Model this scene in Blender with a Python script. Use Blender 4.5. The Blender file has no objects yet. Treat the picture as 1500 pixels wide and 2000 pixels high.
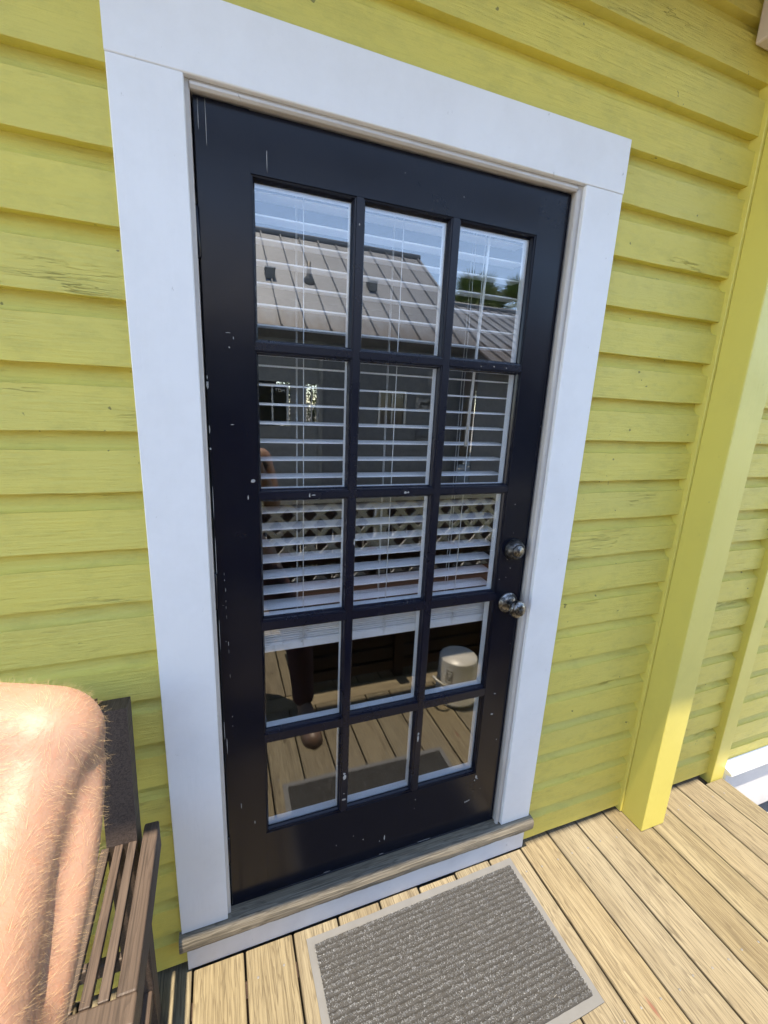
import bpy, bmesh, math, random
from mathutils import Vector, Matrix, noise
R = math.radians
random.seed(7)
sc = bpy.context.scene
COL = sc.collection

# ------------------------------------------------------------------ camera
CAM = Vector((0.0308, -1.0417, 1.4796))
RIGHT = Vector((0.9367, -0.3472, 0.0444)); DOWN = Vector((-0.0422, -0.2379, -0.9704)); FWD = Vector((0.3475, 0.9071, -0.2375))
FPX = 858.39
cd = bpy.data.cameras.new('camera'); cam = bpy.data.objects.new('camera', cd); COL.objects.link(cam)
cd.sensor_fit = 'VERTICAL'; cd.sensor_height = 24.0; cd.sensor_width = 18.0; cd.lens = 24.0 * FPX / 2000.0
cd.clip_start = 0.01; cd.clip_end = 500
m = Matrix((( RIGHT.x, -DOWN.x, -FWD.x, CAM.x), (RIGHT.y, -DOWN.y, -FWD.y, CAM.y), (RIGHT.z, -DOWN.z, -FWD.z, CAM.z), (0, 0, 0, 1)))
cam.matrix_world = m
sc.camera = cam

# ------------------------------------------------------------------ sky, sun, exposure
SUN = Vector((0.030, 0.185, -0.98)).normalized()          # direction the light travels
elev = math.asin(-SUN.z); azim = math.atan2(-SUN.x, -SUN.y)  # clockwise from +y
w = bpy.data.worlds.new('World'); sc.world = w; w.use_nodes = True
nt = w.node_tree; bgn = nt.nodes['Background']
sky = nt.nodes.new('ShaderNodeTexSky'); sky.sky_type = 'NISHITA'; sky.sun_disc = False
sky.sun_elevation = elev; sky.sun_rotation = azim; sky.air_density = 0.8; sky.dust_density = 0.1; sky.ozone_density = 4.0; sky.altitude = 1500
nt.links.new(sky.outputs[0], bgn.inputs[0]); bgn.inputs[1].default_value = 0.15
sl = bpy.data.lights.new('sun', 'SUN'); sl.energy = 2.0; sl.angle = R(0.5); sl.color = (1.0, 0.985, 0.965)
so = bpy.data.objects.new('sun', sl); COL.objects.link(so)
so.rotation_euler = SUN.to_track_quat('-Z', 'Y').to_euler(); so.location = (-1, -2, 8)
vs = sc.view_settings; vs.view_transform = 'Standard'; vs.look = 'None'; vs.gamma = 1.0; vs.exposure = 2.6
vs.use_white_balance = True; vs.white_balance_temperature = 8600; vs.white_balance_tint = 10
sc.cycles.max_bounces = 12; sc.cycles.diffuse_bounces = 6; sc.cycles.glossy_bounces = 6; sc.cycles.transparent_max_bounces = 16
sc.cycles.use_adaptive_sampling = True; sc.cycles.use_denoising = True
sc.cycles.caustics_reflective = False; sc.cycles.caustics_refractive = False

# ------------------------------------------------------------------ material helpers
class N:
    """small node-graph helper"""
    def __init__(s, name):
        s.m = bpy.data.materials.new(name); s.m.use_nodes = True; s.t = s.m.node_tree
        s.b = s.t.nodes['Principled BSDF']; s.out = s.t.nodes['Material Output']
        s.pos = s.t.nodes.new('ShaderNodeNewGeometry')
        s.inf = s.t.nodes.new('ShaderNodeObjectInfo')
    def n(s, ty, **k):
        x = s.t.nodes.new(ty)
        for a, v in k.items(): setattr(x, a, v)
        return x
    def lk(s, a, b): s.t.links.new(a, b)
    def setin(s, sock, v):
        if isinstance(v, bpy.types.NodeSocket): s.lk(v, sock)
        else: sock.default_value = v
    def math(s, op, a, b=0.0, clamp=False):
        x = s.n('ShaderNodeMath', operation=op, use_clamp=clamp); s.setin(x.inputs[0], a); s.setin(x.inputs[1], b); return x.outputs[0]
    def coords(s, scale, offs=True):
        v = s.n('ShaderNodeVectorMath', operation='MULTIPLY'); s.lk(s.pos.outputs['Position'], v.inputs[0]); v.inputs[1].default_value = scale
        if not offs: return v.outputs[0]
        a = s.n('ShaderNodeVectorMath', operation='ADD'); s.lk(v.outputs[0], a.inputs[0])
        k = s.math('MULTIPLY', s.inf.outputs['Random'], 37.0)
        s.lk(k, a.inputs[1]); return a.outputs[0]
    def noise(s, scale3, detail=5, rough=.55, dist=0.0, offs=True):
        x = s.n('ShaderNodeTexNoise'); s.lk(s.coords(scale3, offs), x.inputs['Vector']); x.inputs['Scale'].default_value = 1.0
        x.inputs['Detail'].default_value = detail; x.inputs['Roughness'].default_value = rough; x.inputs['Distortion'].default_value = dist
        return x.outputs['Fac']
    def ramp(s, fac, stops):
        x = s.n('ShaderNodeValToRGB'); e = x.color_ramp.elements
        while len(e) < len(stops): e.new(.5)
        for i, (p, c) in enumerate(stops):
            e[i].position = p; e[i].color = (c, c, c, 1) if isinstance(c, (int, float)) else (*c, 1)
        s.lk(fac, x.inputs[0]); return x.outputs[0]
    def mix(s, fac, a, b, mode='MIX'):
        x = s.n('ShaderNodeMix', data_type='RGBA', blend_type=mode)
        s.setin(x.inputs[0], fac)
        for i, v in ((6, a), (7, b)):
            s.setin(x.inputs[i], (*v, 1) if isinstance(v, tuple) and len(v) == 3 else v)
        return x.outputs[2]
    def bump(s, h, strength=.3, dist=.002, prev=None):
        x = s.n('ShaderNodeBump'); x.inputs['Strength'].default_value = strength; x.inputs['Distance'].default_value = dist
        s.lk(h, x.inputs['Height'])
        if prev is not None: s.lk(prev, x.inputs['Normal'])
        return x.outputs[0]
    def fin(s, col=None, rough=None, normal=None, spec=None, metal=None):
        if col is not None: s.setin(s.b.inputs['Base Color'], (*col, 1) if isinstance(col, tuple) else col)
        if rough is not None: s.setin(s.b.inputs['Roughness'], rough)
        if normal is not None: s.lk(normal, s.b.inputs['Normal'])
        if spec is not None: s.b.inputs['Specular IOR Level'].default_value = spec
        if metal is not None: s.b.inputs['Metallic'].default_value = metal
        return s.m

def siding_paint(name, base, shift):
    g = N(name)
    big = g.noise((1.5, 1.5, 6), 3)
    fine = g.noise((9, 9, 160), 8, .65)
    col = g.mix(g.ramp(big, [(.35, 0), (.7, 1)]), base, shift)
    grime = g.noise((14, 14, 30), 8, .7)
    col = g.mix(g.math('MULTIPLY', g.ramp(grime, [(.48, 0), (.75, 1)]), .30), col, (.30, .285, .075))
    # cracks that follow the grain, in patches
    cr = g.noise((5, 5, 95), 3, .55, .6)
    line = g.ramp(cr, [(.474, 0), (.492, 1), (.51, 0)])
    mask = g.ramp(g.noise((2.6, 2.6, 9), 4, .6), [(.58, 0), (.70, 1)])
    crack = g.math('MULTIPLY', line, mask)
    col = g.mix(g.math('MULTIPLY', crack, .14), col, (.10, .095, .03))
    nails = g.noise((38, 38, 38), 2, .5)
    col = g.mix(g.math('MULTIPLY', g.ramp(nails, [(.745, 0), (.765, 1)]), .7), col, (.08, .07, .03))
    nb = g.bump(fine, .85, .0032)
    nb = g.bump(g.noise((30, 30, 70), 6, .65), .5, .0024, nb)
    nb = g.bump(g.math('SUBTRACT', 1.0, crack), .9, .0026, nb)
    return g.fin(col, g.ramp(fine, [(.3, .42), (.7, .6)]), nb, .4)

def paint(name, base, rough=.45, dirt=.1, dirtcol=(.3, .28, .25), grain=(40, 40, 40), bstr=.12, spec=.4):
    g = N(name)
    d = g.noise((3, 3, 3), 8, .7)
    col = g.mix(g.math('MULTIPLY', g.ramp(d, [(.45, 0), (.75, 1)]), dirt), base, dirtcol)
    sp = g.noise((55, 55, 30), 5, .7)
    col = g.mix(g.math('MULTIPLY', g.ramp(sp, [(.68, 0), (.74, 1)]), min(1, dirt * 4)), col, dirtcol)
    nb = g.bump(g.noise(grain, 6, .6), bstr, .0015)
    return g.fin(col, g.ramp(d, [(.3, rough - .06), (.7, rough + .1)]), nb, spec)

def plank(name, light, mid, dark, along='y', rough=.7, knots=True, stain=False):
    """weathered softwood, grain along one axis"""
    g = N(name)
    s = {'x': (1.0, 1, 1), 'y': (1, 1.0, 1), 'z': (1, 1, 1.0)}[along]
    a = 'xyz'.index(along)
    def sc3(l, c): v = [c, c, c]; v[a] = l; return tuple(v)
    warp = g.noise(sc3(1.6, 9), 4, .5)
    streak = g.noise(sc3(1.1, 34), 4, .5, .4)
    ringsrc = g.math('ADD', g.math('MULTIPLY', streak, 9.0), g.math('MULTIPLY', warp, 13.0))
    rings = g.math('FRACT', ringsrc)
    ring = g.ramp(rings, [(0.0, .15), (.55, .25), (.84, 1), (.93, 1), (1.0, .15)])
    fine = g.noise(sc3(5, 260), 6, .7)
    col = g.mix(g.ramp(warp, [(.3, 0), (.7, 1)]), light, mid)
    col = g.mix(g.math('MULTIPLY', ring, .5), col, dark)
    col = g.mix(g.math('MULTIPLY', g.ramp(fine, [(.44, 0), (.68, 1)]), .75), col, dark)
    chk = g.noise(sc3(.9, 46), 3, .5, .8)
    col = g.mix(g.math('MULTIPLY', g.ramp(chk, [(.485, 0), (.497, 1), (.509, 0)]), .55), col, (dark[0] * .5, dark[1] * .5, dark[2] * .5))
    # each board its own tone
    hsv = g.n('ShaderNodeHueSaturation'); g.lk(col, hsv.inputs['Color'])
    g.lk(g.math('ADD', g.math('MULTIPLY', g.inf.outputs['Random'], .16), .92), hsv.inputs['Value'])
    g.lk(g.math('ADD', g.math('MULTIPLY', g.math('FRACT', g.math('MULTIPLY', g.inf.outputs['Random'], 7.13)), .22), .84), hsv.inputs['Saturation'])
    g.lk(g.math('ADD', g.math('MULTIPLY', g.math('FRACT', g.math('MULTIPLY', g.inf.outputs['Random'], 3.7)), .006), .497), hsv.inputs['Hue'])
    col = hsv.outputs[0]
    if knots:
        vo = g.n('ShaderNodeTexVoronoi'); g.lk(g.coords(sc3(2.2, 7)), vo.inputs['Vector']); vo.inputs['Scale'].default_value = 1.0
        kn = g.ramp(vo.outputs['Distance'], [(.035, 1), (.07, 0)])
        col = g.mix(g.math('MULTIPLY', kn, .7), col, (dark[0] * .45, dark[1] * .4, dark[2] * .35))
    blot = g.noise(sc3(7, 16), 6, .65)
    col = g.mix(g.math('MULTIPLY', g.ramp(blot, [(.60, 0), (.8, 1)]), .3), col, (dark[0] * .6, dark[1] * .6, dark[2] * .6))
    if stain:   # rust-red smear on one board
        v = g.n('ShaderNodeVectorMath', operation='SUBTRACT'); g.lk(g.pos.outputs['Position'], v.inputs[0]); v.inputs[1].default_value = (1.121, -.51, -.15)
        q = g.n('ShaderNodeVectorMath', operation='MULTIPLY'); g.lk(v.outputs[0], q.inputs[0]); q.inputs[1].default_value = (70, 17, 0)
        l = g.n('ShaderNodeVectorMath', operation='LENGTH'); g.lk(q.outputs[0], l.inputs[0])
        f = g.math('MULTIPLY', g.ramp(g.math('ADD', l.outputs['Value'], g.math('MULTIPLY', fine, .8)), [(.5, 1), (1.0, 0)]), .75)
        col = g.mix(f, col, (.13, .03, .022))
    nb = g.bump(ring, .12, .0012); nb = g.bump(fine, .4, .0015, nb)
    return g.fin(col, g.ramp(fine, [(.3, rough - .08), (.7, rough + .12)]), nb, .3)

def simple(name, col, rough=.5, metal=0.0, spec=.5, var=.15, scale=20, bstr=.1):
    g = N(name)
    d = g.noise((scale,) * 3, 6, .65)
    c = g.mix(g.ramp(d, [(.3, 0), (.7, 1)]), tuple(x * (1 - var) for x in col), tuple(min(1, x * (1 + var)) for x in col))
    return g.fin(c, g.ramp(d, [(.3, max(.02, rough - .07)), (.7, min(1, rough + .07))]), g.bump(g.noise((scale * 4,) * 3, 5), bstr, .001), spec, metal)

MAT = {}
MAT['siding'] = siding_paint('siding_paint', (.715, .595, .130), (.655, .562, .142))
MAT['trim_y'] = paint('yellow_trim_paint', (.70, .60, .145), .42, .16, (.27, .24, .09), (90, 90, 14), .32)
MAT['white'] = paint('white_casing_paint', (.82, .815, .81), .42, .2, (.46, .44, .41), (90, 90, 12), .35)
MAT['white_low'] = paint('scuffed_white_paint', (.74, .74, .76), .45, .30, (.34, .33, .33), (30, 50, 50), .15)
MAT['jamb'] = paint('greyed_jamb_paint', (.56, .52, .48), .38, .35, (.22, .18, .15), (60, 60, 20), .15)
MAT['navy'] = paint('navy_black_door_paint', (.0034, .0046, .0110), .20, .25, (.012, .012, .014), (30, 30, 14), .10, .28)
MAT['navy_m'] = paint('navy_muntin_paint', (.0048, .0062, .0150), .25, .20, (.02, .02, .025), (60, 60, 60), .12, .35)
MAT['chip'] = simple('bare_chip', (.34, .33, .31), .7)
MAT['inner'] = simple('white_inner_paint', (.78, .80, .83), .45, var=.03)
MAT['blind'] = simple('white_blind_slat', (.88, .88, .89), .42, var=.02)
MAT['cord'] = simple('white_cord', (.8, .8, .78), .7)
MAT['wand'] = simple('clear_grey_wand', (.62, .63, .63), .25)
MAT['deck'] = plank('deck_board_wood', (.232, .197, .128), (.180, .146, .088), (.060, .043, .025), 'y', stain=True)
MAT['deckx'] = plank('deck_border_wood', (.28, .23, .15), (.24, .19, .11), (.10, .07, .04), 'x')
MAT['sill'] = plank('weathered_grey_sill', (.30, .255, .19), (.20, .172, .13), (.06, .052, .04), 'x', .8)
MAT['brown'] = plank('dark_brown_stained_wood', (.050, .024, .016), (.036, .016, .011), (.013, .006, .004), 'x', .45, False)
MAT['chair'] = plank('dark_brown_chair_wood', (.098, .068, .052), (.074, .050, .038), (.03, .02, .015), 'y', .55, False)
MAT['fence'] = plank('brown_fence_wood', (.045, .026, .018), (.034, .018, .012), (.014, .007, .005), 'z', .7, False)
MAT['rubber'] = simple('grey_rubber_border', (.105, .108, .112), .75, var=.12, scale=14)
MAT['rib'] = simple('shaded_groove_rib_carpet', (.035, .034, .033), .95, var=.3, scale=120, bstr=.5)  # dark rib base: shade between the ribs is put into the colour
MAT['bin'] = simple('off_white_plastic', (.50, .48, .43), .35, var=.05)
MAT['ink'] = simple('black_ink', (.02, .02, .02), .6)
MAT['roofm'] = None
MAT['ngrey'] = paint('neighbour_blue_grey_paint', (.10, .105, .11), .55, .25, (.12, .12, .12), (8, 8, 60), .15)
MAT['npale'] = paint('neighbour_pale_paint', (.15, .155, .15), .55, .25, (.2, .2, .2), (8, 8, 60), .15)
MAT['ntrim'] = paint('neighbour_white_trim', (.45, .45, .43), .5, .2)
MAT['dark'] = simple('dark_window_glass', (.015, .016, .018), .08)
MAT['ventm'] = simple('vent_grey_metal', (.16, .16, .16), .5, .3)
MAT['concrete'] = simple('pale_concrete', (.26, .255, .245), .85, var=.2, scale=3)
MAT['latt'] = simple('white_lattice', (.82, .82, .80), .6, var=.08)
MAT['tshirt'] = simple('charcoal_cotton', (.035, .036, .040), .9, scale=60)
MAT['shorts'] = simple('dark_maroon_cotton', (.045, .016, .018), .9, scale=60)
MAT['shoe'] = simple('brown_leather', (.11, .065, .045), .45, scale=40)
MAT['hairm'] = simple('brown_hair', (.06, .035, .02), .6)
MAT['phone'] = simple('black_phone', (.012, .012, .013), .2)
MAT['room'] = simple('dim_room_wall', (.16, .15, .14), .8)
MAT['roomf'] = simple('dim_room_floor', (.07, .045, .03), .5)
MAT['soffit'] = paint('beige_soffit_paint', (.24, .20, .13), .6, .15)
MAT['bracket'] = paint('pinkish_beige_paint', (.60, .50, .43), .6, .15)

g = N('galvanised_roof')
d = g.noise((1.4, 1.4, 1.4), 6, .6, 0, False)
c = g.mix(g.ramp(d, [(.35, 0), (.7, 1)]), (.165, .185, .215), (.21, .232, .265))
# rust and mildew creeping up from the drip edge
z = g.n('ShaderNodeSeparateXYZ'); g.lk(g.pos.outputs['Position'], z.inputs[0])
low = g.ramp(g.math('ADD', z.outputs[2], g.math('MULTIPLY', g.noise((7, 2, 2), 6, .7, 0, False), -.75)), [(2.05, 1), (2.6, 0)])
lz = g.n('ShaderNodeMapRange'); g.lk(g.math('ADD', z.outputs[2], g.math('MULTIPLY', g.noise((6, 1.5, 1.5), 6, .7, 0, False), -1.0)), lz.inputs[0])
lz.inputs[1].default_value = 2.0; lz.inputs[2].default_value = 2.35; lz.inputs[3].default_value = .8; lz.inputs[4].default_value = 0.0
c = g.mix(lz.outputs[0], c, (.10, .085, .075))
MAT['roofm'] = g.fin(c, .55, g.bump(g.noise((5, 5, 5), 4), .2, .01), .4, .25)

g = N('coated_glass')
dt = g.n('ShaderNodeVectorMath', operation='DOT_PRODUCT'); g.lk(g.pos.outputs['Normal'], dt.inputs[0]); g.lk(g.pos.outputs['Incoming'], dt.inputs[1])
cs = g.math('ABSOLUTE', dt.outputs['Value']); f5 = g.math('POWER', g.math('SUBTRACT', 1.0, cs, True), 5.0)
fres = g.math('ADD', g.math('MULTIPLY', f5, .85), .105)      # coated pane, Schlick reflectance per face
tr = g.n('ShaderNodeBsdfTransparent'); tr.inputs[0].default_value = (.985, .99, .99, 1)
gl = g.n('ShaderNodeBsdfGlossy'); gl.inputs['Roughness'].default_value = 0.0; gl.inputs['Color'].default_value = (1, 1, 1, 1)
wn = g.bump(g.noise((3.0, 3.0, 3.0), 1, .4, 0, False), .03, .004)
g.lk(wn, gl.inputs['Normal'])
ms = g.n('ShaderNodeMixShader'); g.lk(fres, ms.inputs[0]); g.lk(tr.outputs[0], ms.inputs[1]); g.lk(gl.outputs[0], ms.inputs[2])
g.lk(ms.outputs[0], g.out.inputs[0]); MAT['glass'] = g.m

g = N('tarnished_metal')
d = g.noise((90, 90, 90), 6, .7, 0, False)
MAT['knob'] = g.fin(g.mix(g.ramp(d, [(.4, 0), (.62, 1)]), (.05, .048, .046), (.32, .31, .295)), g.ramp(d, [(.3, .42), (.7, .24)]), g.bump(d, .1, .0005), .5, 1.0)
g = N('tarnished_dark_metal')
d = g.noise((120, 120, 120), 6, .7, 0, False)
MAT['bolt'] = g.fin(g.mix(g.ramp(d, [(.45, 0), (.7, 1)]), (.035, .034, .033), (.17, .165, .16)), .42, g.bump(d, .15, .0005), .5, .85)

g = N('carpet_fibre')
rp = g.ramp(g.pos.outputs['Random Per Island'], [(0, (.095, .102, .112)), (.4, (.155, .165, .180)), (.8, (.215, .228, .246)), (1, (.31, .325, .35))])
MAT['fibre'] = g.fin(rp, .95, None, .1)

g = N('skin')
d = g.noise((14, 14, 14), 5, .6, 0, False); d2 = g.noise((160, 160, 160), 4, .6, 0, False)
c = g.mix(g.ramp(d, [(.3, 0), (.7, 1)]), (.265, .145, .098), (.32, .19, .132))
c = g.mix(g.math('MULTIPLY', g.ramp(d2, [(.52, 0), (.75, 1)]), .5), c, (.36, .15, .09))
nb = g.bump(d2, .5, .0012); nb = g.bump(g.noise((60, 60, 60), 4, .6, 0, False), .2, .0015, nb)
MAT['skin'] = g.fin(c, .52, nb, .4)
g.b.inputs['Subsurface Weight'].default_value = .25; g.b.inputs['Subsurface Radius'].default_value = (.010, .004, .002); g.b.inputs['Subsurface Scale'].default_value = .6
MAT['armhair'] = simple('blond_body_hair', (.62, .42, .22), .35)

g = N('leaf')
rp = g.ramp(g.pos.outputs['Random Per Island'], [(0, (.035, .065, .018)), (.5, (.07, .12, .03)), (1, (.14, .20, .05))])
MAT['leaf'] = g.fin(rp, .55, None, .4)
MAT['hedge'] = simple('hedge_leaf', (.018, .030, .010), .6)
MAT['trunk'] = simple('palm_trunk', (.16, .13, .10), .85, scale=8)
g = N('yard_ground')
d = g.noise((2.2, 2.2, 2.2), 8, .65, 0, False)
MAT['yard'] = g.fin(g.mix(g.ramp(d, [(.35, 0), (.65, 1)]), (.38, .37, .34), (.50, .49, .46)), .9, g.bump(g.noise((30, 30, 30), 6, .7, 0, False), .5, .02), .2)

# ------------------------------------------------------------------ object helpers
def link(name, me, mat=None, parent=None):
    o = bpy.data.objects.new(name, me); COL.objects.link(o)
    if mat: me.materials.append(MAT[mat] if isinstance(mat, str) else mat)
    if parent is not None:
        o.parent = parent; o.matrix_parent_inverse = PINV[parent.name] if parent.name in PINV else Matrix.Identity(4)
    return o
PINV = {}
def thing(name, label, cat, loc, group=None):
    o = bpy.data.objects.new(name, None); COL.objects.link(o); o.location = loc; o.empty_display_size = .1
    o['label'] = label; o['category'] = cat
    if group: o['group'] = group
    PINV[o.name] = Matrix.Translation(-Vector(loc)); return o
def tag(o, label, cat, group=None):
    o['label'] = label; o['category'] = cat
    if group: o['group'] = group
    return o
def struct(o): o['kind'] = 'structure'; return o

def mesh_of(bm, name, smooth=False):
    bmesh.ops.recalc_face_normals(bm, faces=bm.faces)
    me = bpy.data.meshes.new(name); bm.to_mesh(me); bm.free()
    if smooth:
        for p in me.polygons: p.use_smooth = True
    return me
def bbox(bm, x0, x1, y0, y1, z0, z1, bev=0.0, seg=1):
    r = bmesh.ops.create_cube(bm, size=1.0)
    for v in r['verts']:
        v.co = Vector(((x0 + x1) / 2 + v.co.x * (x1 - x0), (y0 + y1) / 2 + v.co.y * (y1 - y0), (z0 + z1) / 2 + v.co.z * (z1 - z0)))
    if bev > 0:
        es = set(e for v in r['verts'] for e in v.link_edges)
        bmesh.ops.bevel(bm, geom=list(es), offset=bev, segments=seg, affect='EDGES', profile=.5)
def box(name, ext, mat, parent=None, bev=0.0, seg=1):
    bm = bmesh.new(); bbox(bm, *ext, bev, seg); return link(name, mesh_of(bm, name), mat, parent)
def prism(name, poly, axis, a0, a1, mat, parent=None, segs=1, jit=None, smooth=False):
    """extrude a closed 2-D polygon along an axis; poly in the other two axes' order"""
    bm = bmesh.new(); rows = []
    for i in range(segs + 1):
        a = a0 + (a1 - a0) * i / segs; row = []
        for j, (p, q) in enumerate(poly):
            dp, dq = jit(a, j) if jit else (0, 0)
            p2, q2 = p + dp, q + dq
            co = {'x': (a, p2, q2), 'y': (p2, a, q2), 'z': (p2, q2, a)}[axis]
            row.append(bm.verts.new(co))
        rows.append(row)
    n = len(poly)
    for i in range(segs):
        for j in range(n):
            bm.faces.new((rows[i][j], rows[i][(j + 1) % n], rows[i + 1][(j + 1) % n], rows[i + 1][j]))
    bm.faces.new(rows[0]); bm.faces.new(rows[-1])
    return link(name, mesh_of(bm, name, smooth), mat, parent)
def lathe(name, prof, cen, axis, mat, parent=None, n=32, smooth=True):
    """prof: (radius, distance along axis) list"""
    ax = Vector(axis).normalized(); t = Vector((0, 0, 1)) if abs(ax.z) < .9 else Vector((1, 0, 0))
    u = ax.cross(t).normalized(); v = ax.cross(u); c = Vector(cen); bm = bmesh.new(); rings = []
    for r, h in prof:
        if r < 1e-6: rings.append([bm.verts.new(c + ax * h)])
        else: rings.append([bm.verts.new(c + ax * h + (u * math.cos(2 * math.pi * k / n) + v * math.sin(2 * math.pi * k / n)) * r) for k in range(n)])
    for a, b in zip(rings, rings[1:]):
        for k in range(n):
            if len(a) == 1 and len(b) == 1: continue
            if len(a) == 1: bm.faces.new((a[0], b[k], b[(k + 1) % n]))
            elif len(b) == 1: bm.faces.new((a[k], a[(k + 1) % n], b[0]))
            else: bm.faces.new((a[k], a[(k + 1) % n], b[(k + 1) % n], b[k]))
    for r_ in (rings[0], rings[-1]):
        if len(r_) > 2: bm.faces.new(r_)
    return link(name, mesh_of(bm, name, smooth), mat, parent)
def tube_bm(bm, pts, rad, n=6):
    rings = []
    for i, p in enumerate(pts):
        p = Vector(p); d = (Vector(pts[min(i + 1, len(pts) - 1)]) - Vector(pts[max(i - 1, 0)])).normalized()
        t = Vector((0, 0, 1)) if abs(d.z) < .9 else Vector((1, 0, 0)); u = d.cross(t).normalized(); v = d.cross(u)
        r = rad[i] if isinstance(rad, (list, tuple)) else rad
        rings.append([bm.verts.new(p + (u * math.cos(2 * math.pi * k / n) + v * math.sin(2 * math.pi * k / n)) * r) for k in range(n)])
    for a, b in zip(rings, rings[1:]):
        for k in range(n): bm.faces.new((a[k], a[(k + 1) % n], b[(k + 1) % n], b[k]))
    bm.faces.new(rings[0]); bm.faces.new(rings[-1])
def tube(name, pts, rad, mat, parent=None, n=6):
    bm = bmesh.new(); tube_bm(bm, pts, rad, n); return link(name, mesh_of(bm, name, True), mat, parent)

DECK = -0.15
GROUND = -0.55

# ------------------------------------------------------------------ ground
bm = bmesh.new(); bmesh.ops.create_grid(bm, x_segments=2, y_segments=2, size=150)
for v in bm.verts: v.co.z = GROUND
struct(link('ground', mesh_of(bm, 'ground'), 'yard'))

# ------------------------------------------------------------------ the yellow house: siding boards, pilaster, corner board, eave
house = thing('yellow_house', 'yellow-green painted wooden house with drop siding around the black door', 'house', (0.5, .1, GROUND))
PITCH = .1272; Z0 = 2.036; YF = .010
def siding(x0, x1, k, zcut=None, parent=house, mat='siding', seed=0):
    """one course of drop siding: flat face, square lower edge, hollow cove at the top"""
    zb = Z0 - PITCH * k; zt = zb + PITCH
    cove = .038; dep = .0250
    prof = [(YF, zb + .0015), (YF - .0002, zb + .003)]
    prof.append((YF, zt - cove))
    for i in range(1, 6):
        t = i / 5; prof.append((YF + dep * math.sin(t * math.pi / 2), zt - cove + (cove - .012) * (1 - math.cos(t * math.pi / 2)) + .002 * t))
    prof += [(YF + dep, zt + .010), (YF + .031, zt + .010), (YF + .031, zb + .0015)]
    ph = seed * 13.7 + k * 5.1
    def jit(a, j):
        nz = noise.noise(Vector((a * 4.0, ph, j * .1))); n2 = noise.noise(Vector((a * 30.0, ph + 9, 0)))
        if j == 0: return (nz * .0014, nz * .0022 + n2 * .0013)
        if j == 1: return (nz * .0010, 0)
        if j == 2: return (nz * .0014, nz * .0022 + n2 * .0018)
        return (nz * .0006, 0)
    return prism('siding_board', prof, 'x', x0, x1, mat, parent, max(8, int((x1 - x0) / .03)), jit)
for k in range(-4, 18):
    zb = Z0 - PITCH * k
    if zb > 2.17 - .02:
        siding(-2.4, 1.557, k)
    elif zb + PITCH > 2.17:           # cut round the head casing
        siding(-2.4, -.1165, k, seed=1); siding(1.0625, 1.557, k, seed=2)
        prism('siding_board', [(YF, 2.178), (YF, zb + PITCH - .036), (YF + .008, zb + PITCH - .02), (YF + .0125, zb + PITCH - .008), (YF + .0125, zb + PITCH + .01), (YF + .03, zb + PITCH + .01), (YF + .03, 2.178)], 'x', -.116, 1.062, 'siding', house, 30)
    else:
        siding(-2.4, -.110, k, seed=1); siding(1.056, 1.557, k, seed=2)
    siding(1.70, 2.108, k, seed=3)
    siding(2.192, 4.6, k, seed=4)
# sheathing behind, with the door opening
box('sheathing', (-2.4, -.03, .042, .13, GROUND, 2.85), 'room', house)
box('sheathing', (.976, 4.6, .042, .13, GROUND, 2.85), 'room', house)
box('sheathing', (-.03, .976, .042, .13, 2.08, 2.85), 'room', house)
box('sheathing', (-.03, .976, .042, .13, GROUND, -.06), 'room', house)
# pilaster right of the door, with its thin backing strip
box('backing_strip', (1.557, 1.700, -.004, .038, DECK + .003, 2.60), 'trim_y', house, .002)
box('pilaster', (1.566, 1.691, -.100, -.0045, DECK + .001, 2.62), 'trim_y', house, .003, 2)
for x, z in ((1.5655, .02), (1.5655, -.06), (1.5655, -.10)):
    pass
box('corner_board', (2.108, 2.192, -.016, .036, DECK - .02, 2.62), 'trim_y', house, .002)
# white skirt board beyond the deck
prism('skirt_cap', [(.009, -.090), (-.022, -.104), (-.045, -.112), (-.047, -.122), (-.03, -.128), (.009, -.128)], 'x', 2.193, 4.6, 'white', house)
box('skirt_board', (2.193, 4.6, -.026, .008, -.42, -.1285), 'white_low', house, .002)
# eave over the wall
prism('eave', [(.12, 2.70), (-.505, 2.62), (-.515, 2.62), (-.515, 2.74), (.12, 3.1)], 'x', -3.2, 4.8, 'soffit', house)
box('bracket', (1.452, 1.70, -.150, .002, 2.478, 2.68), 'bracket', house, .006, 2)
# dim room behind the door
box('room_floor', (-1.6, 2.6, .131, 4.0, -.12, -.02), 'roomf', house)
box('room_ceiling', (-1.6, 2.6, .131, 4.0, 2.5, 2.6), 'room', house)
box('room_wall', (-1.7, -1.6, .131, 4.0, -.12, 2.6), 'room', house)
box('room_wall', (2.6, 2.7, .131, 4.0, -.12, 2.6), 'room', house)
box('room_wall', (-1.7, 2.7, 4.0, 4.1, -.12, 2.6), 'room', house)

# ------------------------------------------------------------------ door frame
frame = thing('door_frame', 'wide white painted casing with weathered sill around the black door', 'door frame', (.47, 0, DECK))
def wob(amp):
    def f(a, j): return (noise.noise(Vector((a * 3, j * 3.1, 1.7))) * amp, noise.noise(Vector((a * 3, j * 2.3, 5.2))) * amp)
    return f
def board(name, x0, x1, y0, y1, z0, z1, axis, mat, parent, amp=.0006, b=.0018):
    if axis == 'z': poly = [(x0 + b, y0), (x1 - b, y0), (x1, y0 + b), (x1, y1), (x0, y1), (x0, y0 + b)]; return prism(name, poly, 'z', z0, z1, mat, parent, 24, wob(amp))
    poly = [(y0, z0 + b), (y0, z1 - b), (y0 + b, z1), (y1, z1), (y1, z0), (y0 + b, z0)]
    return prism(name, poly, 'x', x0, x1, mat, parent, 24, wob(amp))
board('side_casing', -.124, 0, 0, .030, .0005, 2.049, 'z', 'white', frame)
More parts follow.
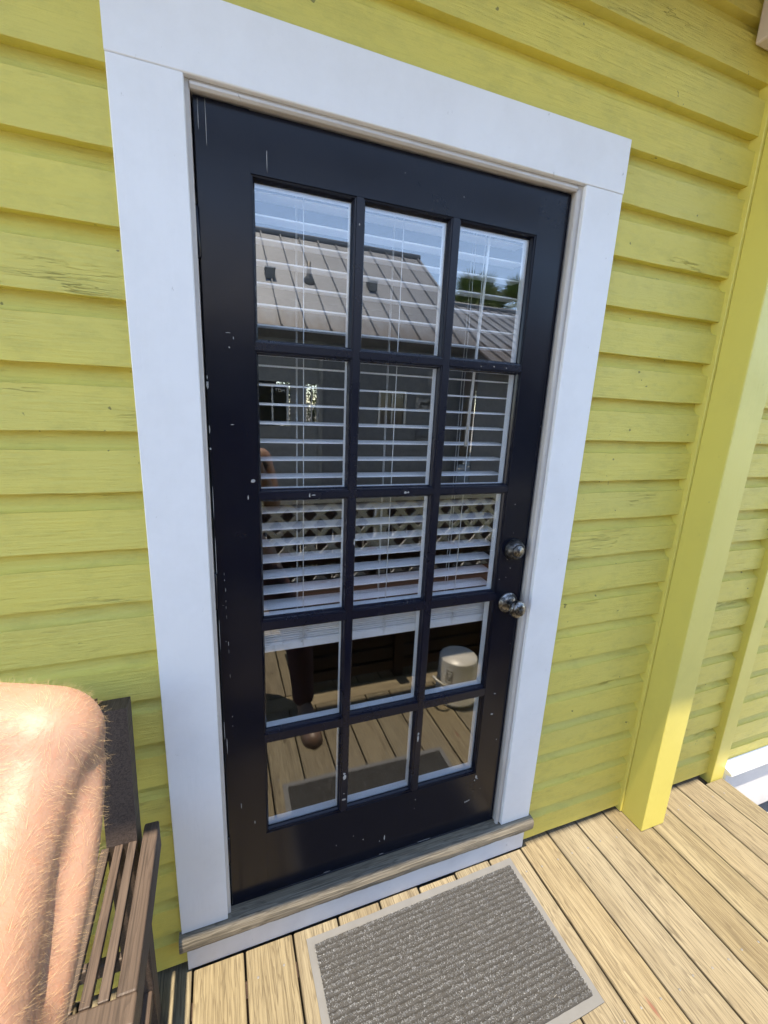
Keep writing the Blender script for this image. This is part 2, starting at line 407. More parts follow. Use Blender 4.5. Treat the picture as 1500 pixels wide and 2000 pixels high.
board('side_casing', .946, 1.070, 0, .030, .0005, 2.049, 'z', 'white', frame)
board('head_casing', -.1245, 1.0705, -.0006, .030, 2.0502, 2.176, 'x', 'white', frame)
# jambs, stops
box('jamb', (-.028, .009, .012, .128, .0005, 2.0505), 'jamb', frame, .002)
box('jamb', (.931, .974, .012, .128, .0005, 2.0505), 'jamb', frame, .002)
box('head_jamb', (.0092, .9308, .012, .128, 2.038, 2.075), 'jamb', frame, .002)
def qround(cx, cy, r, s=1): return [(cx + s * r * math.cos(t * math.pi / 8), cy - r * math.sin(t * math.pi / 8)) for t in range(5)] + [(cx, cy)]
prism('stop_bead', [(.9305, .0215), (.9270, .0185), (.9275, .012), (.9310, .0085), (.9360, .0075), (.9362, .0215)], 'z', .0005, 2.0375, 'jamb', frame, 1)
prism('head_bead', [(.0215, 2.0385), (.0165, 2.0345), (.0115, 2.0350), (.0075, 2.0390), (.0075, 2.0440), (.0215, 2.0440)], 'x', .0095, .9262, 'jamb', frame, 1)
# sill with rounded nose, apron
nose = [(.128, -.003), (-.010, -.0005), (-.017, -.003), (-.0215, -.010), (-.0235, -.022), (-.0225, -.036), (-.018, -.047), (-.010, -.052), (.128, -.056)]
def njit(a, j):
    n1 = noise.noise(Vector((a * 9, j * .7, 3))); n2 = noise.noise(Vector((a * 40, j * 1.3, 8)))
    return (n1 * .0014 + n2 * .0007, (n1 * .001 + n2 * .0006) if j > 1 else 0)
# the nose runs past the casing on both sides; its inner part fits the opening
prism('sill', [(-.0022, -.0008)] + nose[1:8] + [(.008, -.052)] + [(.008, -.0008)], 'x', -.130, 1.078, 'sill', frame, 120, njit)
box('sill_board', (-.0275, .9735, .0085, .128, -.053, -.0010), 'sill', frame)
board('apron', -.114, 1.061, .0015, .034, DECK + .0015, -.0535, 'x', 'white_low', frame)
box('threshold', (.0095, .9295, .030, .075, -.0005, .007), 'navy', frame, .002)

# ------------------------------------------------------------------ door
door = thing('door', 'navy-black fifteen-pane glazed wooden door with chipped glossy paint', 'door', (.469, .05, 0))
DX0, DX1, DZ0, DZ1, DY, DB = .0125, .9255, .008, 2.0335, .028, .073
GX = [(.125, .334), (.367, .577), (.612, .822)]
GZ = [(.246, .543), (.586, .888), (.928, 1.236), (1.268, 1.576), (1.609, 1.916)]
YG = .0465
S = .0085
def stick(e, d):   # inner moulded edge from the door face (y=DY) to the glass, e = sight edge, d = +1 opening lies above
    return [(e - d * S, DY), (e - d * S * .92, DY + .003), (e - d * S * .55, DY + .0035), (e - d * S * .42, DY + .0085), (e - d * .0005, DY + .0135), (e, YG - .0003)]
# stiles (profile in x,y extruded along z)
b = .002
L = stick(GX[0][0], 1)
prism('stile', [(DX0 + b, DY)] + L + [(DX0, YG - .0003), (DX0, DY + b)], 'z', DZ0, DZ1, 'navy', door)
Rr = stick(GX[2][1], -1)
prism('stile', [(DX1 - b, DY)] + Rr + [(DX1, YG - .0003), (DX1, DY + b)], 'z', DZ0, DZ1, 'navy', door)
xi0, xi1 = GX[0][0] - S + .0002, GX[2][1] + S - .0002
# rails (profile in y,z extruded along x)
def flip(l): return [(y, z) for z, y in l]
prism('rail', [(DY, DZ1 - b)] + flip(stick(GZ[4][1], -1)) + [(YG - .0003, DZ1), (DY + b, DZ1)], 'x', xi0, xi1, 'navy', door)
prism('rail', [(DY, DZ0 + b)] + flip(stick(GZ[0][0], 1)) + [(YG - .0003, DZ0), (DY + b, DZ0)], 'x', xi0, xi1, 'navy', door)
# vertical muntins
for i in (0, 1):
    a, c_ = GX[i][1], GX[i + 1][0]
    prism('muntin', stick(a, -1)[::-1] + stick(c_, 1), 'z', GZ[0][0] - S + .0006, GZ[4][1] + S - .0006, 'navy_m', door)
edges = [(GX[0][0] - S + .0006, GX[0][1] + S - .0002), (GX[1][0] - S + .0002, GX[1][1] + S - .0002), (GX[2][0] - S + .0002, GX[2][1] + S - .0006)]
for j in range(4):
    for i in range(3):
        prism('muntin', flip(stick(GZ[j][1], -1)[::-1]) + flip(stick(GZ[j + 1][0], 1)), 'x', edges[i][0], edges[i][1], 'navy_m', door)
# panes
for j in range(5):
    for i in range(3):
        box('glass_pane', (GX[i][0] - .004, GX[i][1] + .004, YG, YG + .004, GZ[j][0] - .004, GZ[j][1] + .004), 'glass', door)
# inner, white side of the sash
YI = YG + .0043
box('inner_stile', (DX0, GX[0][0] - .0012, YI, DB, DZ0, DZ1), 'inner', door)
box('inner_stile', (GX[2][1] + .0012, DX1, YI, DB, DZ0, DZ1), 'inner', door)
box('inner_rail', (GX[0][0] - .0011, GX[2][1] + .0011, YI, DB, GZ[4][1] + .0012, DZ1), 'inner', door)
box('inner_rail', (GX[0][0] - .0011, GX[2][1] + .0011, YI, DB, DZ0, GZ[0][0] - .0012), 'inner', door)
for i in (0, 1):
    box('inner_muntin', (GX[i][1] + .0012, GX[i + 1][0] - .0012, YI, DB - .002, GZ[0][0] - .001, GZ[4][1] + .001), 'inner', door)
for j in range(4):
    for i in range(3):
        box('inner_muntin', (GX[i][0] - .001, GX[i][1] + .001, YI, DB - .003, GZ[j][1] + .0012, GZ[j + 1][0] - .0012), 'inner', door)
# hinges
for z in (.22, 1.02, 1.80):
    lathe('hinge', [(0, -.05), (.0035, -.048), (.0062, -.044), (.0062, .044), (.0035, .048), (0, .05)], (.0098, .0235, z), (0, 0, 1), 'navy', door, 14)
# deadbolt
db = lathe('deadbolt', [(.0, 0), (.0335, 0), (.0338, .004), (.0315, .010), (.0265, .0215), (.0215, .0265), (.0205, .0262), (.0200, .0245), (0, .0245)], (.876, DY - .0003, 1.063), (0, -1, 0), 'bolt', door, 40)
lathe('key_cylinder', [(0, 0), (.0185, 0), (.0185, .0022), (.0165, .0030), (.0095, .0030), (.0090, .0046), (0, .0046)], (.876, DY - .0250, 1.063), (0, -1, 0), 'knob', db, 32)
box('keyhole', (.8752, .8768, DY - .0302, DY - .0290, 1.058, 1.068), 'ink', db)
# knob
kb = lathe('door_knob', [(0, .016), (.0125, .016), (.0115, .026), (.0125, .032), (.0200, .037), (.0262, .044), (.0278, .052), (.0262, .0595), (.0255, .0603), (.0240, .0600), (.0215, .0655), (.0150, .0685), (.0105, .0690), (0, .0690)], (.876, DY, .884), (0, -1, 0), 'knob', door, 40)
lathe('rosette', [(0, 0), (.0335, 0), (.0340, .003), (.0325, .0055), (.0305, .0062), (.0295, .0080), (.0230, .0135), (.0150, .0170), (0, .0170)], (.876, DY - .0003, .884), (0, -1, 0), 'knob', kb, 40)
lathe('key_cylinder', [(0, 0), (.0085, 0), (.0080, .0016), (.0055, .0020), (0, .0020)], (.876, DY - .0691, .884), (0, -1, 0), 'bolt', kb, 24)
box('keyhole', (.8754, .8766, DY - .0716, DY - .0708, .8800, .8880), 'ink', kb)
# paint chips and scratches, laid as flakes just proud of the paint
bm = bmesh.new()
def chip(x, z, rx, rz, y=DY):
    n = 9; ph = random.random() * 9
    top = [bm.verts.new((x + rx * math.cos(2 * math.pi * k / n) * (.6 + .6 * random.random()), y - .0006, z + rz * math.sin(2 * math.pi * k / n) * (.6 + .6 * random.random()))) for k in range(n)]
    bot = [bm.verts.new((v.co.x, y + .0004, v.co.z)) for v in top]
    bm.faces.new(top); bm.faces.new(bot[::-1])
    for k in range(n): bm.faces.new((top[k], top[(k + 1) % n], bot[(k + 1) % n], bot[k]))
for z in [1.06 - .012 * i for i in range(0, 40)]:
    if random.random() < .42: chip(.0325 + .004 * math.sin(z * 3) + random.uniform(-.0008, .0008), z + random.uniform(-.006, .006), random.uniform(.0003, .0009), random.uniform(.001, .007))
for x, z, rx, rz in [(.0150, 1.505, .003, .009), (.0150, 1.52, .0012, .006), (.0148, 1.41, .0012, .010), (.0150, 1.365, .0022, .004), (.0150, 1.24, .0008, .05), (.0150, 1.10, .0010, .06), (.0150, .90, .0008, .04), (.0150, .62, .001, .03),
                     (.149, 1.955, .0007, .024), (.0215, 2.00, .0007, .03), (.035, 1.99, .0006, .045), (.061, 1.615, .006, .0006), (.072, 1.605, .001, .003), (.063, 1.585, .002, .002), (.063, 1.42, .004, .001),
                     (.093, 1.25, .0015, .006), (.105, 1.29, .006, .004), (.020, .57, .001, .03), (.085, .29, .0012, .006), (.05, .36, .001, .01),
                     (.862, 1.205, .0012, .0016), (.868, 1.115, .001, .001), (.857, 1.03, .0013, .0013), (.872, 1.0, .0015, .0015), (.86, .97, .001, .001), (.87, .55, .004, .0015), (.868, .47, .005, .003),
                     (.833, .222, .004, .008), (.828, .208, .003, .003), (.838, .214, .003, .003), (.806, .125, .004, .003), (.798, .124, .003, .003), (.813, .127, .003, .003),
                     (.495, .080, .0022, .012), (.478, .072, .001, .004), (.42, .10, .0015, .002), (.33, .11, .001, .002), (.90, .36, .002, .001), (.60, .20, .001, .003),
                     (.35, 1.87, .0016, .003), (.3506, .365, .006, .010), (.3506, .38, .004, .004), (.3506, .305, .002, .002), (.3506, .283, .006, .004), (.593, .443, .004, .012), (.593, .46, .003, .005),
                     (.50, 1.2515, .004, .004), (.508, 1.2515, .003, .003), (.25, 1.2515, .006, .0015), (.24, 1.251, .002, .006), (.36, 1.12, .002, .012), (.70, 1.59, .0014, .0016), (.74, 1.592, .002, .002), (.78, 1.591, .002, .0014)]:
    chip(x, z, rx, rz)
for i in range(5): chip(random.uniform(.03, .915), random.choice([random.uniform(.02, .22), random.uniform(1.94, 2.02)]), random.uniform(.0005, .0014), random.uniform(.0005, .0016))
for i in range(5): chip(random.choice([random.uniform(.02, .11), random.uniform(.835, .92)]), random.uniform(.1, 1.95), random.uniform(.0004, .0011), random.uniform(.0005, .002))
for i in range(5):
    x0 = random.uniform(.13, .75); l = random.uniform(.004, .012)
    chip(x0, .0125 + random.uniform(-.001, .003), l, .0006)
ch = link('paint_chips', mesh_of(bm, 'paint_chips'), 'chip', door); ch['kind'] = 'stuff'

# ------------------------------------------------------------------ blind behind the glass
blind = thing('window_blind', 'white horizontal slat blind hanging behind the door glass', 'blind', (.47, .115, .79))
BX0, BX1 = .096, .8445
SP = .0452
def slat(z, tilt=0.0, bow=.0012):
    pts = []
    for i in range(5):
        t = i / 4; y = .090 + .050 * t; pts.append((y, z + bow * 4 * t * (1 - t) + tilt * (t - .5)))
    poly = pts + [(y, zz - .0034) for y, zz in pts[::-1]]
    return prism('slat', poly, 'x', BX0 + random.uniform(-.0012, .0012), BX1 + random.uniform(-.0012, .0012), 'blind', blind)
for k in range(-2, 22): slat(1.8745 - SP * k + .0015, .003 + random.uniform(-.0012, .0012))
for k in range(10): slat(.8215 + k * .0068 + random.uniform(-.001, .001), random.uniform(-.003, .003), .001)
box('bottom_rail', (BX0, BX1, .089, .141, .793, .8165), 'blind', blind, .003, 2)
box('head_rail', (BX0 - .004, BX1 + .004, .086, .144, 1.985, 2.03), 'blind', blind, .002)
for x in (.235, .481, .716):
    tube('ladder_cord', [(x, .0885, 1.985), (x + .0005, .0885, 1.4), (x, .0885, .80)], .0011, 'cord', blind, 5)
    tube('ladder_cord', [(x - .006, .1425, 1.985), (x - .006, .1425, .80)], .0009, 'cord', blind, 5)
    tube('lift_cord', [(x - .013, .115, 1.985), (x - .013, .115, .80)], .0008, 'cord', blind, 5)
    for q in range(3):   # slack cord loops over the gathered slats
        pts = [(x + .012 * math.sin(t * 1.1 + q * 2.1) + random.uniform(-.003, .003), .0868 - .002 * q, .895 - .009 * t) for t in range(10)]
        tube('slack_loop', pts, .0008, 'cord', blind, 4)
tube('tilt_wand', [(.724, .0815, 1.975), (.722, .0815, 1.85), (.7135, .0815, 1.60), (.705, .0815, 1.372)], [.0030, .0036, .0042, .0046], 'wand', blind, 8)

# ------------------------------------------------------------------ deck
deck = bpy.data.objects.new('deck', None); COL.objects.link(deck); deck['kind'] = 'structure'
PINV['deck'] = Matrix.Identity(4)
GP = .1445; G0 = .042
def dboard(x0, x1, y0, y1, z1=DECK):
    h = .0028; r = .005
    poly = [(x0 + h, z1 - .03), (x1 - h, z1 - .03), (x1 - h, z1 - r), (x1 - h - .0015, z1 - .0015), (x1 - h - r, z1), (x0 + h + r, z1), (x0 + h + .0015, z1 - .0015), (x0 + h, z1 - r)]
    ph = random.random() * 50
    def jit(a, j): return (noise.noise(Vector((a * 3, ph, 0))) * .0010, noise.noise(Vector((a * 2, ph, 4))) * .0008)
    return prism('deck_board', poly, 'y', y0, y1, 'deck', deck, 10, jit)
k0 = -18
for k in range(k0, 15):
    x0 = G0 + GP * k; x1 = x0 + GP
    if x0 > 2.19 - .05: break
    ye = .040 if (x1 < -.09 or x0 > 1.04) else (-.003 + random.uniform(-.003, .002))
    if x1 > 2.2: x1 = 2.185
    if 1.50 < (x0 + x1) / 2 < 1.76: ye = .038
    if 2.05 < x0: ye = -.020
    dboard(x0, x1, -.945, ye)
    dboard(x0, x1, -2.6, -1.066)
for k in range(0, 15):
    for yy in (-.50, -.08):
        for dx in (.035, .108):
            xx = G0 + GP * k + dx
            if xx < 2.15 and not (.22 < xx < 1.0 and yy > -.47): lathe('screw', [(0, 0), (.0036, 0), (.0032, .0005), (.001, .0002), (0, .0002)], (xx + random.uniform(-.004, .004), yy + random.uniform(-.006, .006), DECK + .0006), (0, 0, 1), 'ventm', deck, 8)
prism('deck_board', [(-1.062, DECK - .03), (-1.062, DECK - .004), (-1.058, DECK), (-.953, DECK), (-.949, DECK - .004), (-.949, DECK - .03)], 'x', .395, 2.185, 'deckx', deck, 2)
prism('deck_board', [(-1.062, DECK - .03), (-1.062, DECK - .004), (-1.058, DECK), (-.953, DECK), (-.949, DECK - .004), (-.949, DECK - .03)], 'x', -2.55, .390, 'deckx', deck, 2)
for y in (-.08, -.5, -.9, -1.1, -1.5, -2.0, -2.5):
    box('joist', (-2.5, 2.178, y - .02, y + .02, DECK - .19, DECK - .0305), 'brown', deck)
for x in (-2.4, -.4, 1.0, 2.1):
    for y in (-.5, -2.5): box('deck_post', (x - .045, x + .045, y + .021, y + .11, GROUND - .02, DECK - .031), 'brown', deck)
struct(box('walkway', (2.25, 6.0, -3.2, -.10, GROUND - .02, GROUND + .12), 'concrete', None, .01))

# ------------------------------------------------------------------ door mat
mat_t = thing('door_mat', 'ribbed charcoal carpet mat with grey rubber border before the door', 'mat', (.61, -.24, DECK))
MC = Vector((.61, -.2455, 0)); MW, MH = .766, .435; MA = .016
def mrot(x, y):
    a = math.cos(MA); s_ = math.sin(MA); return (MC.x + x * a - y * s_, MC.y + x * s_ + y * a)
bm = bmesh.new()
nx, ny = 40, 24; grid = []
for i in range(nx + 1):
    row = []
    for j in range(ny + 1):
        x = -MW / 2 + MW * i / nx; y = -MH / 2 + MH * j / ny
        edge = min(MW / 2 - abs(x), MH / 2 - abs(y))
        wv = .0016 * noise.noise(Vector((x * 7, y * 7, 2))) + .0012
        px_, py_ = mrot(x + .0022 * noise.noise(Vector((y * 9, 3, 1))) * (abs(x) > MW / 2 - .02), y + .0022 * noise.noise(Vector((x * 9, 7, 1))) * (abs(y) > MH / 2 - .02))
        row.append(bm.verts.new((px_, py_, DECK + .0030 + max(0, wv))))
    grid.append(row)
for i in range(nx):
    for j in range(ny): bm.faces.new((grid[i][j], grid[i + 1][j], grid[i + 1][j + 1], grid[i][j + 1]))
ret = bmesh.ops.extrude_face_region(bm, geom=list(bm.faces))
for v in [q for q in ret['geom'] if isinstance(q, bmesh.types.BMVert)]: v.co.z -= .0024
link('rubber_border', mesh_of(bm, 'rubber_border'), 'rubber', mat_t)
NR = 25; ribs_h = MH - .046; rp_ = ribs_h / NR
for r in range(NR):
    yc = -ribs_h / 2 + rp_ * (r + .5); bm = bmesh.new(); rows = []
    n = 90; x0, x1 = -MW / 2 + .022, MW / 2 - .022
    for i in range(n + 1):
        x = x0 + (x1 - x0) * i / n; row = []
        for q in range(6):
            t = q / 5 * math.pi; ny_ = noise.noise(Vector((x * 45, r * 3.3, q * .8)))
            yy = yc + .5 * rp_ * 1.02 * -math.cos(t) + .0011 * ny_; zz = DECK + .0045 + .0075 * math.sin(t) * (1 + .35 * ny_)
            a, b_ = mrot(x, yy); row.append(bm.verts.new((a, b_, zz)))
        rows.append(row)
    for i in range(n):
        for q in range(5): bm.faces.new((rows[i][q], rows[i + 1][q], rows[i + 1][q + 1], rows[i][q + 1]))
    link('rib', mesh_of(bm, 'rib', True), 'rib', mat_t)
vv, ff = [], []
for i in range(60000):
    r = random.randrange(NR); t = random.gauss(.5, .12) * math.pi  # pile kept near the crests so the painted groove shade shows
    if not .05 < t < 3.09: continue
    x = random.uniform(-MW / 2 + .021, MW / 2 - .021); yy = -ribs_h / 2 + rp_ * (r + .5) - .5 * rp_ * math.cos(t)
    a, b_ = mrot(x, yy); zz = DECK + .0045 + .0075 * math.sin(t) - .001
    an = random.uniform(0, math.pi); wd = random.uniform(.0005, .0011); hh = random.uniform(.0012, .0040)
    dx, dy = math.cos(an) * wd, math.sin(an) * wd; lx, ly = random.gauss(0, .0016), random.gauss(0, .0016)
    q = len(vv); vv += [(a - dx, b_ - dy, zz), (a + dx, b_ + dy, zz), (a + lx + dx * .5, b_ + ly + dy * .5, zz + hh), (a + lx - dx * .5, b_ + ly - dy * .5, zz + hh)]
    ff.append((q, q + 1, q + 2, q + 3))
me = bpy.data.meshes.new('pile'); me.from_pydata(vv, [], ff); po = link('pile', me, 'fibre', mat_t); po['kind'] = 'stuff'
# dry blades of grass lying on the mat
for k in range(9):
    x, y = random.uniform(-.35, .35), random.uniform(-.19, .19); a = random.uniform(0, 6.28); l = random.uniform(.006, .022); cv = random.uniform(-.5, .5)
    pts = []
    for i in range(4):
        t = i / 3 - .5; X, Y = mrot(x + l * t * math.cos(a + cv * t), y + l * t * math.sin(a + cv * t)); pts.append((X, Y, DECK + .0120))
    tube('straw', pts, [.0002, .0004, .0004, .0002], 'chip', mat_t, 4)

# ------------------------------------------------------------------ tall slat-seat chair left of the door
chair = thing('tall_chair', 'dark brown wooden counter chair with slatted seat against the wall', 'chair', (-.40, -.25, DECK))
SX1, SX0 = -.150, -.62; SZ = .50; YB, YFt = -.075, -.46
def bar(name, x0, x1, y0, y1, z0, z1, bev=.004): return box(name, (x0, x1, y0, y1, z0, z1), 'chair', chair, bev, 2)
prism('back_post', [(-.118, DECK + .002), (-.070, DECK + .002), (-.075, SZ), (-.042, .815), (-.089, .819), (-.123, SZ)], 'x', -.238, -.178, 'chair', chair)
prism('back_post', [(-.118, DECK + .002), (-.070, DECK + .002), (-.075, SZ), (-.042, .815), (-.089, .819), (-.123, SZ)], 'x', -.622, -.562, 'chair', chair)
bar('front_leg', -.180, -.139, -.460, -.418, DECK + .002, SZ - .0605); bar('front_leg', -.662, -.620, -.460, -.418, DECK + .002, SZ - .0605)
for i in range(3): prism('back_slat', [(-.100 + .012 * i, .60 + .085 * i), (-.082 + .012 * i, .60 + .085 * i), (-.076 + .012 * i, .66 + .085 * i), (-.094 + .012 * i, .66 + .085 * i)], 'x', -.5615, -.2385, 'chair', chair)
bar('side_rail', -.1680, -.137, -.4155, -.085, SZ - .075, SZ + .001); bar('side_rail', -.663, -.632, -.4155, -.085, SZ - .075, SZ + .001)
bar('front_rail', -.665, -.135, -.462, -.416, SZ - .060, SZ + .003)
for i in range(17):
    x = -.178 - i * .0267; bar('seat_slat', x - .0165, x, -.4150, -.125, SZ - .0140, SZ + .002, .002)
bar('stretcher', -.6195, -.1805, -.450, -.428, .02, .06); bar('stretcher', -.5615, -.2385, -.108, -.088, .10, .14)
bar('stretcher', -.202, -.182, -.4175, -.1185, -.02, .02); bar('stretcher', -.612, -.586, -.4175, -.1185, -.02, .02)

# ------------------------------------------------------------------ bench, bin, lattice railing, beam opposite the door
bench = thing('slatted_bench', 'dark brown slatted bench reflected in the lower door panes', 'bench', (1.2, -1.3, DECK))
def bb(name, *e): return box(name, e, 'brown', bench, .003)
for x in (.385, .985, 1.60, 2.08): bb('leg', x, x + .062, -1.135, -1.060, DECK + .002, .30)
for x0, x1 in ((.448, .984), (1.048, 1.599), (1.663, 2.079)):
    for q, (z0, z1) in enumerate(((-.100, -.038), (-.030, .048), (.056, .130), (.138, .212), (.22, .285))): bb('front_slat', x0, x1, -1.118, -1.066 - .012 * q, z0, z1)
for i in range(4): bb('seat_slat', .37, 2.16, -1.58 + i * .098, -1.492 + i * .098, .3005, .325)
for x in (.385, .985, 1.60, 2.08): bb('back_post', x, x + .06, -1.66, -1.60, DECK + .002, .50)
for i in range(2): bb('back_slat', .37, 2.16, -1.598, -1.583, .345 + i * .08, .415 + i * .08)

binT = thing('waste_bin', 'off-white tapered plastic bin upside down on the deck, seen in the panes', 'bin', (1.268, -.795, DECK))
lathe('body', [(0, 0), (.122, 0), (.124, .006), (.118, .010), (.1065, .250), (.102, .257), (0, .2585)], (1.268, -.795, DECK + .001), (0, 0, 1), 'bin', binT, 48)
pts = [(1.140 + .0 * t, -.79, DECK + .13) for t in range(1)]
tube('handle', [(1.152, -.80, DECK + .13), (1.128, -.79, DECK + .145), (1.105, -.775, DECK + .165), (1.108, -.74, DECK + .165), (1.135, -.715, DECK + .145), (1.170, -.715, DECK + .130)], .008, 'bin', binT, 8)
def onbin(a, z, r=.0008):
    a += .33
    rr = .118 - (.118 - .1065) * (z - .01) / .24 + r; return (1.268 + rr * math.cos(a), -.795 + rr * math.sin(a), DECK + .001 + z)
for (a0, z0, a1, z1) in ((2.02, .14, 2.02, .21), (2.34, .14, 2.34, .21), (2.02, .14, 2.34, .14), (2.02, .21, 2.34, .21), (2.08, .155, 2.28, .155), (2.08, .172, 2.28, .172), (2.08, .192, 2.28, .192), (2.08, .155, 2.08, .192), (2.28, .155, 2.28, .192), (2.16, .155, 2.16, .172)):
    tube('printed_square', [onbin(a0 + (a1 - a0) * i / 4, z0 + (z1 - z0) * i / 4) for i in range(5)], .0020, 'ink', binT, 4)

rail = thing('lattice_railing', 'white diagonal lattice railing along the far edge of the deck', 'railing', (1.5, -1.8, DECK))
LX0, LX1, LZ0, LZ1 = -.9, 3.2, .18, .80
box('top_rail', (LX0, LX1, -1.84, -1.76, LZ1, LZ1 + .045), 'latt', rail, .004)
box('bottom_rail', (LX0, LX1, -1.825, -1.775, LZ0 - .04, LZ0), 'latt', rail, .004)
for x in (LX0 + .04, 1.15, LX1 - .04): box('post', (x - .045, x + .045, -1.87, -1.815 - .012, DECK + .002, LZ1 - .001), 'latt', rail, .004)
rep = .152; wS = .036
for d, yoff in ((1, -1.802), (-1, -1.794)):
    x = LX0 - (LZ1 - LZ0)
    while x < LX1 + (LZ1 - LZ0):
        # strip through (x, LZ0) going up with slope d
        a = (x, LZ0); e = (x + d * (LZ1 - LZ0), LZ1)
        xa, xe = a[0], e[0]; za, ze = LZ0, LZ1
        lo, hi = LX0 + .03, LX1 - .03
        def clip(xa, za, xe, ze):
            if xa == xe: return None
            t0, t1 = 0, 1; dx = xe - xa
            for lim, sgn in ((lo, 1), (hi, -1)):
                ta = (lim - xa) / dx
                if sgn * dx > 0: t0 = max(t0, ta)
                else: t1 = min(t1, ta)
            if t1 - t0 < .08: return None
            return (xa + dx * t0, za + (ze - za) * t0, xa + dx * t1, za + (ze - za) * t1)
        cpt = clip(xa, za, xe, ze)
        if cpt:
            ax_, az_, bx_, bz_ = cpt; hw = wS / 2 * .7071; bm = bmesh.new(); vs_ = []
            for yy in (yoff - .003, yoff + .003):
                vs_.append([bm.verts.new(c_) for c_ in ((ax_ - hw, yy, az_ + d * hw), (ax_ + hw, yy, az_ - d * hw), (bx_ + hw, yy, bz_ - d * hw), (bx_ - hw, yy, bz_ + d * hw))])
            bm.faces.new(vs_[0]); bm.faces.new(vs_[1][::-1])
            for q in range(4): bm.faces.new((vs_[0][q], vs_[0][(q + 1) % 4], vs_[1][(q + 1) % 4], vs_[1][q]))
            link('lattice_strip', mesh_of(bm, 'lattice_strip'), 'latt', rail)
        x += rep

beam = thing('porch_beam', 'white overhead porch beam carried on two square posts above the deck', 'beam', (.2, -1.37, DECK))
box('beam', (-2.6, 3.4, -1.43, -1.29, 2.56, 2.70), 'white', beam, .004)
for x in (-2.5, 2.9): box('post', (x - .06, x + .06, -1.42, -1.30, GROUND + .13 if x > 2.2 else DECK + .001, 2.5595), 'white', beam, .004)
for x in (2.9,): pass

# ------------------------------------------------------------------ neighbouring house (seen reflected)
nb_ = thing('neighbour_house', 'grey neighbouring house with ribbed metal roof reflected in the upper panes', 'house', (0, -7, GROUND))
def roof(x0, x1, ye, ze, yr, zr, step, parent, skew=0.0):
    x = x0; th = .02
    while x < x1 - .05:
        xe = min(x + step, x1); bm = bmesh.new()
        s = .018; prof = [(x + .002, 0), (x + .012, .032), (x + .030, .032), (x + .040, 0), (xe - .0, 0)]
        n_ = Vector((0, -(zr - ze), (yr - ye))).normalized()
        if n_.z < 0: n_ = -n_
        up = []; dn = []
        for (px_, h) in prof:
            up.append((bm.verts.new(Vector((px_, ye, ze)) + n_ * h), bm.verts.new(Vector((px_ , yr, zr)) + n_ * h)))
            dn.append((bm.verts.new(Vector((px_, ye, ze)) - n_ * th), bm.verts.new(Vector((px_, yr, zr)) - n_ * th)))
        for i in range(len(prof) - 1):
            bm.faces.new((up[i][0], up[i + 1][0], up[i + 1][1], up[i][1])); bm.faces.new((dn[i][0], dn[i][1], dn[i + 1][1], dn[i + 1][0]))
            bm.faces.new((up[i][0], dn[i][0], dn[i + 1][0], up[i + 1][0])); bm.faces.new((up[i][1], up[i + 1][1], dn[i + 1][1], dn[i][1]))
        bm.faces.new((up[0][0], up[0][1], dn[0][1], dn[0][0])); bm.faces.new((up[-1][0], dn[-1][0], dn[-1][1], up[-1][1]))
        link('roof_panel', mesh_of(bm, 'roof_panel'), 'roofm', parent); x = xe
roof(-7, 4.5, -6.0, 2.55, -9.0, 4.72, .38, nb_)
roof(-7, 4.5, -12.0, 2.55, -9.0, 4.72, .38, nb_)
roof(4.52, 11, -5.4, 2.10, -9.0, 3.86, .30, nb_)
roof(4.52, 11, -12.4, 2.10, -9.0, 3.86, .60, nb_)
tube('ridge_cap', [(-7, -9.0, 4.74), (4.5, -9.0, 4.74)], .06, 'roofm', nb_, 8)
tube('ridge_cap', [(4.5, -9.0, 3.88), (11, -9.0, 3.88)], .06, 'roofm', nb_, 8)
def nboards(x0, x1, y, z0, z1, mat):
    z = z0
    while z < z1 - .02:
        zt = min(z + .19, z1)
        prism('siding_board', [(y + .016, z), (y + .002, zt), (y - .03, zt), (y - .03, z)], 'x', x0, x1, mat, nb_); z += .19
NY = -6.35
# pale left bay, then the darker wall set back at the corner; narrow open passage between
nboards(-6.8, .60, NY, GROUND + .1, 2.42, 'npale'); nboards(1.17, 1.415, NY, GROUND + .1, 2.42, 'npale')
nboards(.60, 1.17, NY, GROUND + .1, 1.06, 'npale'); nboards(.60, 1.17, NY, 1.76, 2.42, 'npale')
nboards(1.415, 1.63, NY, GROUND + .1, 1.14, 'npale'); nboards(1.415, 1.63, NY, 1.75, 2.42, 'npale')
nboards(1.63, 2.68, NY, GROUND + .1, 2.42, 'ngrey'); nboards(3.24, 4.4, NY, GROUND + .1, 2.42, 'ngrey')
nboards(2.68, 3.24, NY, GROUND + .1, 1.08, 'ngrey'); nboards(2.68, 3.24, NY, 1.74, 2.42, 'ngrey')
nboards(4.4, 10.6, -5.9, GROUND + .1, 2.25, 'ngrey')
box('side_wall', (4.3, 4.4, -11.6, NY - .03, GROUND, 2.5), 'ngrey', nb_)
prism('gable', [(-11.7, 2.5), (-6.2, 2.5), (-9.0, 4.62)], 'x', 4.36, 4.42, 'ngrey', nb_)
box('rear_wall', (-6.8, 1.6, -11.7, -11.6, GROUND, 2.5), 'ngrey', nb_); box('rear_wall', (3.5, 4.3, -11.7, -11.6, GROUND, 2.5), 'ngrey', nb_)
box('foundation', (-6.8, 4.4, NY - .05, NY + .0, GROUND - .01, GROUND + .1), 'concrete', nb_)
prism('eave_board', [(-6.34, 2.42), (-6.0, 2.50), (-6.0, 2.52), (-6.34, 2.60)], 'x', -6.9, 4.45, 'ngrey', nb_)
